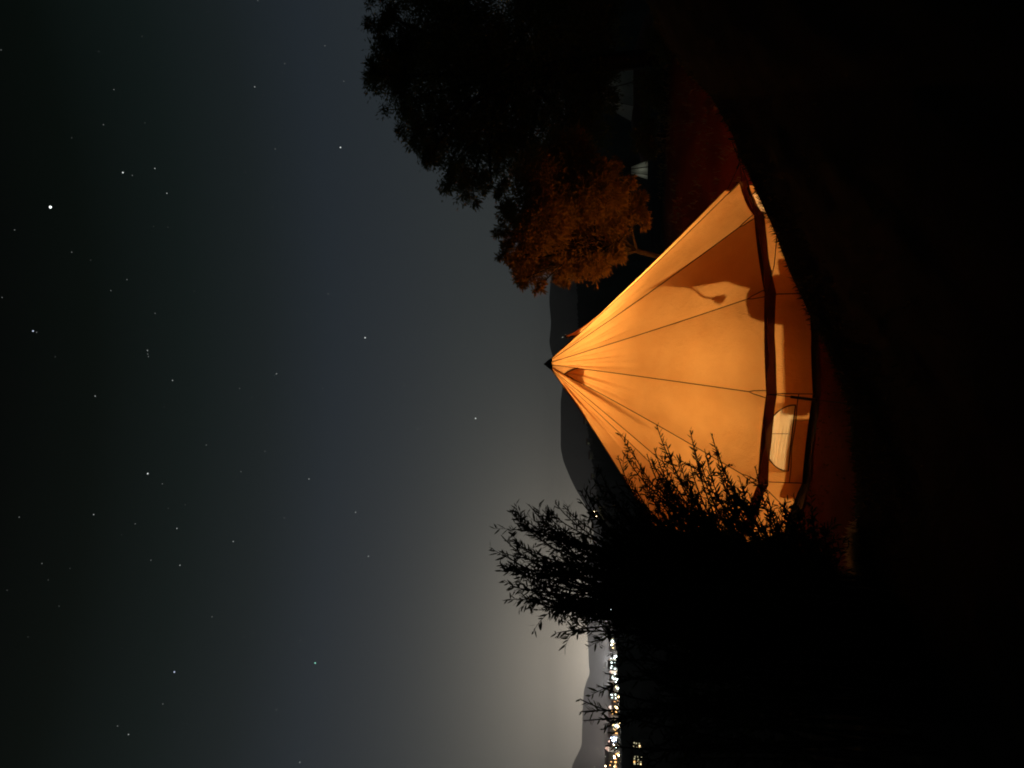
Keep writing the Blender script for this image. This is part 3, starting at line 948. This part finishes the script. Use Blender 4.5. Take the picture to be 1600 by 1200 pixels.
# ------------------------------------------------------------------ far tents among the trees
M_PALE = cloth('pale_tent_cloth', (.66, .66, .60), (.58, .58, .52), .45, 4.0)
def far_tent(p_base_l, p_base_r, top, Y, label, watts, seed):
    """a small pyramid tent: four cloth sides, ridge seams, peak cap; a lamp burns faintly inside"""
    bl, br, tp = at(*p_base_l, Y), at(*p_base_r, Y), at(*top, Y)
    w = (br - bl).length; h = tp.z - bl.z
    base = (bl + br) / 2
    root = empty('pyramid_tent', tuple(base)); tag(root, label, 'tent', 'pale tents under the trees')
    hw = w / 2; tw = hw * .32
    rg = random.Random(seed)
    cs = [(-hw, -hw, 0), (hw, -hw, 0), (hw, hw, 0), (-hw, hw, 0)]
    ts = [(-tw, -tw, h), (tw, -tw, h), (tw, tw, h), (-tw, tw, h)]
    for i in range(4):
        j = (i + 1) % 4; V = []; F = []; m = 10
        for a_ in range(m + 1):
            for b_ in range(m + 1):
                l = Vector(cs[i]).lerp(Vector(ts[i]), a_ / m); r_ = Vector(cs[j]).lerp(Vector(ts[j]), a_ / m)
                q = l.lerp(r_, b_ / m); o = Vector((q.x, q.y, 0))
                o = o.normalized() if o.length > 1e-6 else Vector()
                V.append(tuple(q - o * (.10 * hw * math.sin(math.pi * b_ / m) + .03 * hw * math.sin(b_ * 2.1 + i + a_ * .3))))
        for a_ in range(m):
            for b_ in range(m):
                F.append((a_ * (m + 1) + b_, a_ * (m + 1) + b_ + 1, (a_ + 1) * (m + 1) + b_ + 1, (a_ + 1) * (m + 1) + b_))
        mesh_obj('side_panel', V, F, M_PALE, root, smooth=True)
        MB().tube([cs[i], ts[i]], .012).build('seam', M_PIPING, root)
    MB().tube([(.12 * hw, -hw * .97, 0), (.05 * hw, -tw * 1.02, h)], .022).build('zip', M_PIPING, root)
    MB().add([(-tw, -tw, h), (tw, -tw, h), (tw, tw, h), (-tw, tw, h), (0, 0, h * 1.12)], [(0, 1, 4), (1, 2, 4), (2, 3, 4), (3, 0, 4)]).build('peak', M_CAP, root)
    lt = bpy.data.lights.new('tent_lamp', 'POINT'); lt.energy = watts; lt.color = (.95, 1.0, .82); lt.shadow_soft_size = .06
    lo = bpy.data.objects.new('tent_lamp', lt); COL.objects.link(lo); lo.parent = root; lo.location = (0, 0, h * .45)
    # earth mound it stands on
    MB().lathe([(w * 2.6, -3.0), (w * 1.6, -.5), (w * .9, -.03), (0, -.01)], 20).build('footing', M_SOIL, root, smooth=True)
far_tent((1021, 279), (1021, 251), (986, 265), 33, 'small pale tent glowing faintly beside the orange lit tree', .55, 1)
far_tent((988, 178), (988, 112), (940, 146), 36, 'dim greenish tent under the big dark tree', .16, 2)

# ------------------------------------------------------------------ town lights in the valley
G_WARM = glowing('window_warm', (1.0, .72, .34), 3.2)
G_ORANGE = glowing('window_orange', (1.0, .50, .16), 2.6)
G_COLD = glowing('window_cold', (.80, 1.0, .95), 4.0)
G_BLUE = glowing('window_blue', (.62, .74, 1.0), 3.0)
G_DIM = glowing('window_dim', (1.0, .92, .55), .7)
G_VFAINT = glowing('window_very_faint', (.9, .9, .45), .10)
M_PLASTER = plain('plaster', (.26, .22, .18), (.20, .17, .14), .6)
M_ROOF = plain('roof_tile', (.16, .08, .055), (.12, .06, .045), .8)

def house(px, py, Y, w, h, lit, rows, cols, label, group, rg):
    """far house: walls, pitched roof, door, windows with the lights on"""
    p = at(px, py, Y)
    root = empty('house', tuple(p)); tag(root, label, 'house', group)
    dp = w * .8
    MB().box((-w / 2, 0, -2.5), (w / 2, dp, h)).build('wall', M_PLASTER, root)
    MB().add([(-w / 2 - .4, -.5, h), (w / 2 + .4, -.5, h), (w / 2 + .4, dp + .5, h), (-w / 2 - .4, dp + .5, h), (-w / 2 - .4, dp / 2, h + w * .22), (w / 2 + .4, dp / 2, h + w * .22)],
             [(0, 1, 5, 4), (2, 3, 4, 5), (1, 2, 5), (3, 0, 4), (3, 2, 1, 0)]).build('roof', M_ROOF, root)
    cw, rh = w / cols, h / rows
    for r_ in range(rows):
        for c_ in range(cols):
            if rg.random() < .2: continue
            x = -w / 2 + cw * (c_ + .5); z = rh * (r_ + .52)
            ww, wh = cw * rg.uniform(.08, .30), rh * rg.uniform(.08, .30)
            x += cw * rg.uniform(-.15, .15); z += rh * rg.uniform(-.15, .12)
            m = lit if (lit is G_VFAINT or rg.random() < .7) else rg.choice([G_WARM, G_COLD, G_ORANGE, G_DIM])
            wd = MB().box((x - ww - .1, -.10, z - wh - .1), (x + ww + .1, -.01, z + wh + .1)).build('window', M_PLASTER, root)
            MB().box((x - ww, -.16, z - wh), (x + ww, -.11, z + wh)).build('pane', m, wd)
    return root

def lamp_post(px, py, Y, rad, mat, label, group, watts=0, tint=(1, 1, 1)):
    """street lamp far off: post, arm and a bright globe"""
    p = at(px, py, Y)
    hh = rad * 7
    root = empty('street_lamp', (p.x, p.y, p.z - hh)); tag(root, label, 'street lamp', group)
    MB().tube([(0, 0, -6), (0, 0, hh - rad)], rad * .12).build('post', M_BLACK, root)
    MB().lathe([(.01, -rad), (rad * .7, -rad * .7), (rad, 0), (rad * .7, rad * .7), (.01, rad)], 10).build('globe', mat, root, loc=(0, 0, hh))
    if watts:
        lt = bpy.data.lights.new('haze_light', 'POINT'); lt.energy = watts; lt.color = tint; lt.shadow_soft_size = .5
        lo = bpy.data.objects.new('haze_light', lt); COL.objects.link(lo); lo.parent = root; lo.location = (0, -rad * 1.2, hh + rad)
    return root

rg = random.Random(12)
hs = [(966, 1188, 15, 9.5, G_ORANGE, 2, 4, 'house at the picture edge with wide orange lit windows'),
      (966, 1172, 11, 7.5, G_WARM, 2, 3, 'house with warm white windows next to the orange edge house'),
      (966, 1158, 10, 6, G_BLUE, 2, 3, 'house with bluish lit windows among the orange ones'),
      (966, 1146, 10, 8, G_ORANGE, 2, 3, 'orange lit house right of the bluish one'),
      (966, 1131, 12, 6.5, G_WARM, 2, 4, 'broad warm lit house in the middle of the orange row'),
      (966, 1117, 10, 7.5, G_ORANGE, 2, 3, 'last orange lit house before the dark gap'),
      (966, 1100, 8, 5, G_WARM, 1, 3, 'small warm lit house behind the sprigs'),
      (965, 1086, 9, 7, G_COLD, 2, 3, 'white lit house behind the sprigs'),
      (965, 1074, 9, 6, G_COLD, 2, 3, 'cold white house left of the brightest lamp'),
      (964, 1060, 9, 5.5, G_COLD, 2, 3, 'greenish white lit house near the brightest lamp'),
      (963, 1040, 8, 6, G_COLD, 2, 3, 'white lit house right beside the brightest lamp'),
      (962, 1012, 8, 5, G_WARM, 1, 3, 'small pale lit house towards the tall willow'),
      (961, 998, 8, 4.5, G_DIM, 1, 3, 'dim yellow lit house beside the tall willow'),
      (960, 980, 7, 4.5, G_DIM, 1, 2, 'dim lit house half behind the tall willow'),
      (958, 950, 7, 4, G_COLD, 1, 2, 'white lit house seen through the willow twigs')]
for (x, y, w, h, m, r_, c_, lab) in hs:
    house(x, y, 720 + rg.uniform(-25, 25), w, h, m, r_, c_, lab, 'lit houses of the town', rg)
G_STAR = glowing('lamp_cold', (.82, 1.0, .96), 24.0)
G_STARW = glowing('lamp_warm', (1.0, .74, .36), 16.0)
G_STARB = glowing('lamp_blue', (.66, .78, 1.0), 18.0)
G_FAINT = glowing('lamp_faint', (.95, .95, .75), .55)
lp = [(961, 1027, 2.3, G_STAR, 'brightest white lamp of the town row'), (963, 1034, 1.6, G_STAR, 'white lamp just below the brightest one'), (964, 1043, 1.2, G_STAR, 'white lamp left of the brightest one'),
      (944, 1043, .8, G_FAINT, 'lone pale lamp on the hillside above the brightest lamp'), (965, 1062, 1.4, G_STAR, 'cold lamp between the white houses'), (966, 1076, 1.5, G_STAR, 'cold lamp at the start of the sprigs'),
      (967, 1089, 1.3, G_STARW, 'warm lamp behind the sprigs'), (958, 1157, 1.5, G_STARB, 'blue white lamp standing above the orange houses'), (955, 1153, .9, G_STARB, 'small blue lamp above the blue white one'),
      (960, 1184, 1.0, G_STARB, 'small violet blue lamp near the picture edge'), (966, 1125, 1.4, G_STARW, 'warm lamp amid the orange houses'), (967, 1180, 1.5, G_STARW, 'warm lamp between the edge houses'),
      (964, 1106, 1.2, G_STARW, 'warm lamp where the orange row begins'), (946, 1197, 1.0, G_STARW, 'yellow lamp at the very edge above the houses'), (946, 1182, .7, G_FAINT, 'faint yellow lamp above the edge houses'),
      (930, 1106, .7, G_FAINT, 'tiny lamp shining through the upper sprigs'), (929, 1198, .7, G_FAINT, 'faint upper lamp at the picture edge'), (934, 1170, .5, G_FAINT, 'barely lit lamp on the left hill'),
      (945, 963, 1.3, G_STAR, 'greenish white lamp at the right rim of the town by the willow'), (956, 988, 1.0, G_FAINT, 'dim lamp beside the willow'), (946, 919, .8, G_STAR, 'small white lamp seen through the willow')]
for (x, y, r_, m, lab) in lp:
    lamp_post(x, y, 700, r_ * .62, m, lab, 'lamps of the town')
for i in range(84):
    t_ = rg.random()
    y_ = 985 + 215 * t_
    lamp_post(962 + 5 * t_ + rg.uniform(-7, 4), y_, 690 + rg.uniform(-20, 60), rg.uniform(.28, .8), rg.choice([G_STAR, G_STARW, G_STARW, G_STARW, G_WARM, G_ORANGE, G_FAINT] if t_ > .5 else [G_STAR, G_COLD, G_STAR, G_WARM, G_FAINT]),
              'tiny point of light in the crowded row of town lamps', 'tiny lamps crowding the town row')
TOWN_W = 3.0e5  # strong lights added behind the houses to brighten the haze and hills
for (x, y, f_, t_, m, lab) in [(955, 1030, 1.3, (1, .95, .90), G_STAR, 'tall added haze light behind the brightest lamp'), (957, 1068, 1.0, (1, .93, .88), G_STAR, 'tall added haze light behind the white houses'),
                               (957, 1120, 1.1, (1, .80, .66), G_STARW, 'tall added haze light behind the first orange houses'), (957, 1176, 1.2, (1, .82, .70), G_STARW, 'tall added haze light behind the last orange houses'),
                               (952, 975, 1.0, (1, .88, .72), G_STARW, 'tall added haze light behind the tall willow'), (955, 1000, .8, (1, .9, .8), G_STARW, 'tall added haze light at the right end of the town')]:
    lamp_post(x, y, 775, .8, m, lab, 'added haze lights behind the town', TOWN_W * f_, t_)
for (x, y, Y, r_, m, lab) in [(935.5, 424, 300, .34, G_STAR, 'lone bright lamp low beside the orange lit tree'),
                           (930, 800, 540, .8, G_STARW, 'yellow lamp between the tent and the tall willow'), (932, 806, 540, .55, G_STARW, 'small yellow lamp under the other one by the willow'),
                           (879, 527, 2500, 1.6, G_FAINT, 'faint lamp on the dark hill right of the tent top')]:
    lamp_post(x, y, Y, r_, m, lab, 'lone lamps in the dark')
for i, (x, y, w) in enumerate([(917, 657, 5), (921, 690, 4), (925, 712, 5), (928, 745, 4)]):
    house(x, y, 545, w, 1.6, G_VFAINT, 1, 3, ['low dim house just left of the tent roof edge', 'second dim house along the rise left of the tent roof',
          'third dim house along the rise left of the tent roof', 'fourth dim house along the rise close to the willow'][i], 'dim houses on the rise', rg)
house(1004, 1188, 120, 1.6, 1.5, G_DIM, 3, 4, 'nearer house at the picture edge below the town row', 'lit houses of the town', rg)
house(1001, 1165, 124, 1.2, 1.3, G_DIM, 3, 3, 'nearer house glinting through the thicket below the town row', 'lit houses of the town', rg)

# ------------------------------------------------------------------ stars
S1 = [(197, 809, 0), (480, 674, 1), (517, 685, 3), (605, 658, 2), (652, 755, 2), (404, 487, 3), (445, 350, 3), (386, 201, 4), (555, 142, 4), (566, 480, 4), (280, 538, 4), (995, 339, 2),
      (1112, 248, 3), (1102, 282, 4), (1055, 215, 4), (1026, 371, 4), (1269, 179, 3), (1343, 317, 3), (1330, 576, 1), (1075, 582, 3), (1194, 664, 4), (1205, 637, 4), (958, 672, 4), (1296, 677, 4),
      (1243, 766, 4), (1065, 809, 4), (961, 898, 4), (1380, 940, 4), (57, 898, 3), (280, 985, 3), (600, 885, 4), (656, 888, 4), (355, 1016, 4), (496, 1092, 3), (433, 1135, 3), (759, 1137, 4),
      (803, 1160, 4), (1282, 1148, 3), (1458, 1110, 4), (8, 1162, 3), (4, 195, 3), (1007, 3, 3), (811, 45, 4), (1195, 970, 4), (1025, 1021, 4), (771, 943, 4)]
S2 = [(129, 293, 1), (143, 298, 3), (216, 393, 4), (576, 369, 2), (577, 383, 3), (580, 393, 3), (674, 486, 2), (372, 547, 2), (606, 224, 3), (641, 588, 4), (936, 517, 3), (1080, 460, 2), (984, 552, 4),
      (1261, 518, 3), (1426, 319, 1), (1050, 209, 4), (1198, 226, 4), (577, 850, 1), (634, 890, 3), (366, 1010, 2), (75, 1020, 3), (528, 1046, 3), (691, 1064, 2), (475, 1089, 4), (911, 1115, 2),
      (1110, 1023, 3), (1389, 1001, 2), (1207, 871, 2), (941, 842, 3), (1035, 763, 3), (1101, 771, 4), (806, 738, 3), (934, 662, 4), (1043, 657, 4), (723, 971, 4), (657, 985, 4), (1439, 1173, 2),
      (590, 1188, 3), (1338, 1152, 4), (1415, 910, 4), (1578, 505, 3)]
S3 = [(703, 408, 2), (164, 401, 3), (188, 465, 4), (274, 420, 4), (28, 506, 4), (231, 568, 4), (109, 688, 4), (478, 733, 4), (681, 825, 1), (1231, 790, 1), (828, 609, 3), (1173, 702, 3), (990, 675, 4),
      (955, 688, 4), (636, 950, 3), (1080, 972, 3), (730, 1028, 4), (459, 1036, 3), (502, 1069, 2), (1171, 1178, 2), (1380, 1070, 4)]
S4 = [(980, 725, 1), (936, 352, 3), (661, 577, 3), (730, 581, 3), (721, 772, 3), (772, 446, 4), (768, 467, 4), (677, 210, 4)]
S5 = [(707, 292, 3), (1173, 707, 2), (739, 1091, 4), (752, 1141, 4), (651, 1078, 4)]
stars = [(x / 2.5, y / 2.5, m) for x, y, m in S1] + [(x / 2.5, 400 + y / 2.5, m) for x, y, m in S2] + [(x / 2.5, 720 + y / 2.5, m) for x, y, m in S3]
stars += [(400 + x / 2.857, 400 + y / 2.857, m) for x, y, m in S4] + [(400 + x / 2.857, 780 + y / 2.857, m) for x, y, m in S5]
rad = {0: 2.1, 1: 1.3, 2: .98, 3: .82, 4: .70}
lum = {0: 3.0, 1: 1.05, 2: .42, 3: .20, 4: .085}
lab1 = {(79, 324): 'brightest star of all, high in the black sky', (192, 270): 'bright blue white star next to a fainter companion high in the sky',
        (532, 230): 'bright star nearest to the big dark tree', (52, 517): 'bluish star with a close companion near the top of the sky', (570, 528): 'bright star right above the tent peak in mid sky',
        (231, 740): 'bright greenish white star in the upper middle of the sky', (272, 1050): 'bright blue star in the upper left of the sky', (492, 1036): 'bright teal star above the town',
        (743, 654): 'lowest bright star, above the tent and the hills'}
cols = {(492, 1036): (.35, 1, .75), (272, 1050): (.65, .75, 1), (52, 517): (.7, .8, 1)}
labm = {2: 'clear small white star, one of the middling ones', 3: 'faint small star in the night sky', 4: 'barely visible speck of a star'}
smesh = {}
bmx = bmesh.new(); bmesh.ops.create_icosphere(bmx, subdivisions=1, radius=1.0)
sbase = bpy.data.meshes.new('star'); bmx.to_mesh(sbase); bmx.free()
DS = 16000.0
for (x, y, m) in stars:
    d = ray(x, y).normalized()
    key = (int(x + .5), int(y + .5))
    near = [q for q in lab1 if abs(q[0] - x) < 3 and abs(q[1] - y) < 3]
    ck = near[0] if (m <= 1 and near and near[0] in cols) else None
    if (m, ck) not in smesh:
        me = sbase.copy(); me.name = 'star'
        me.materials.append(glowing('starlight', cols[ck] if ck else (.93, 1.0, .97), lum[m]))
        smesh[(m, ck)] = me
    o = share('star', smesh[(m, ck)], loc=tuple(Vector((0, 0, CAM_Z)) + d * DS))
    s = rad[m] / 1155.0 * DS * .78
    o.scale = (s, s, s)
    if m <= 1 and near: tag(o, lab1[near[0]], 'star', 'stars')
    else: tag(o, labm[max(m, 2)], 'star', 'stars of magnitude %d' % m if False else {2: 'middling stars', 3: 'faint stars', 4: 'faintest stars'}[max(m, 2)])
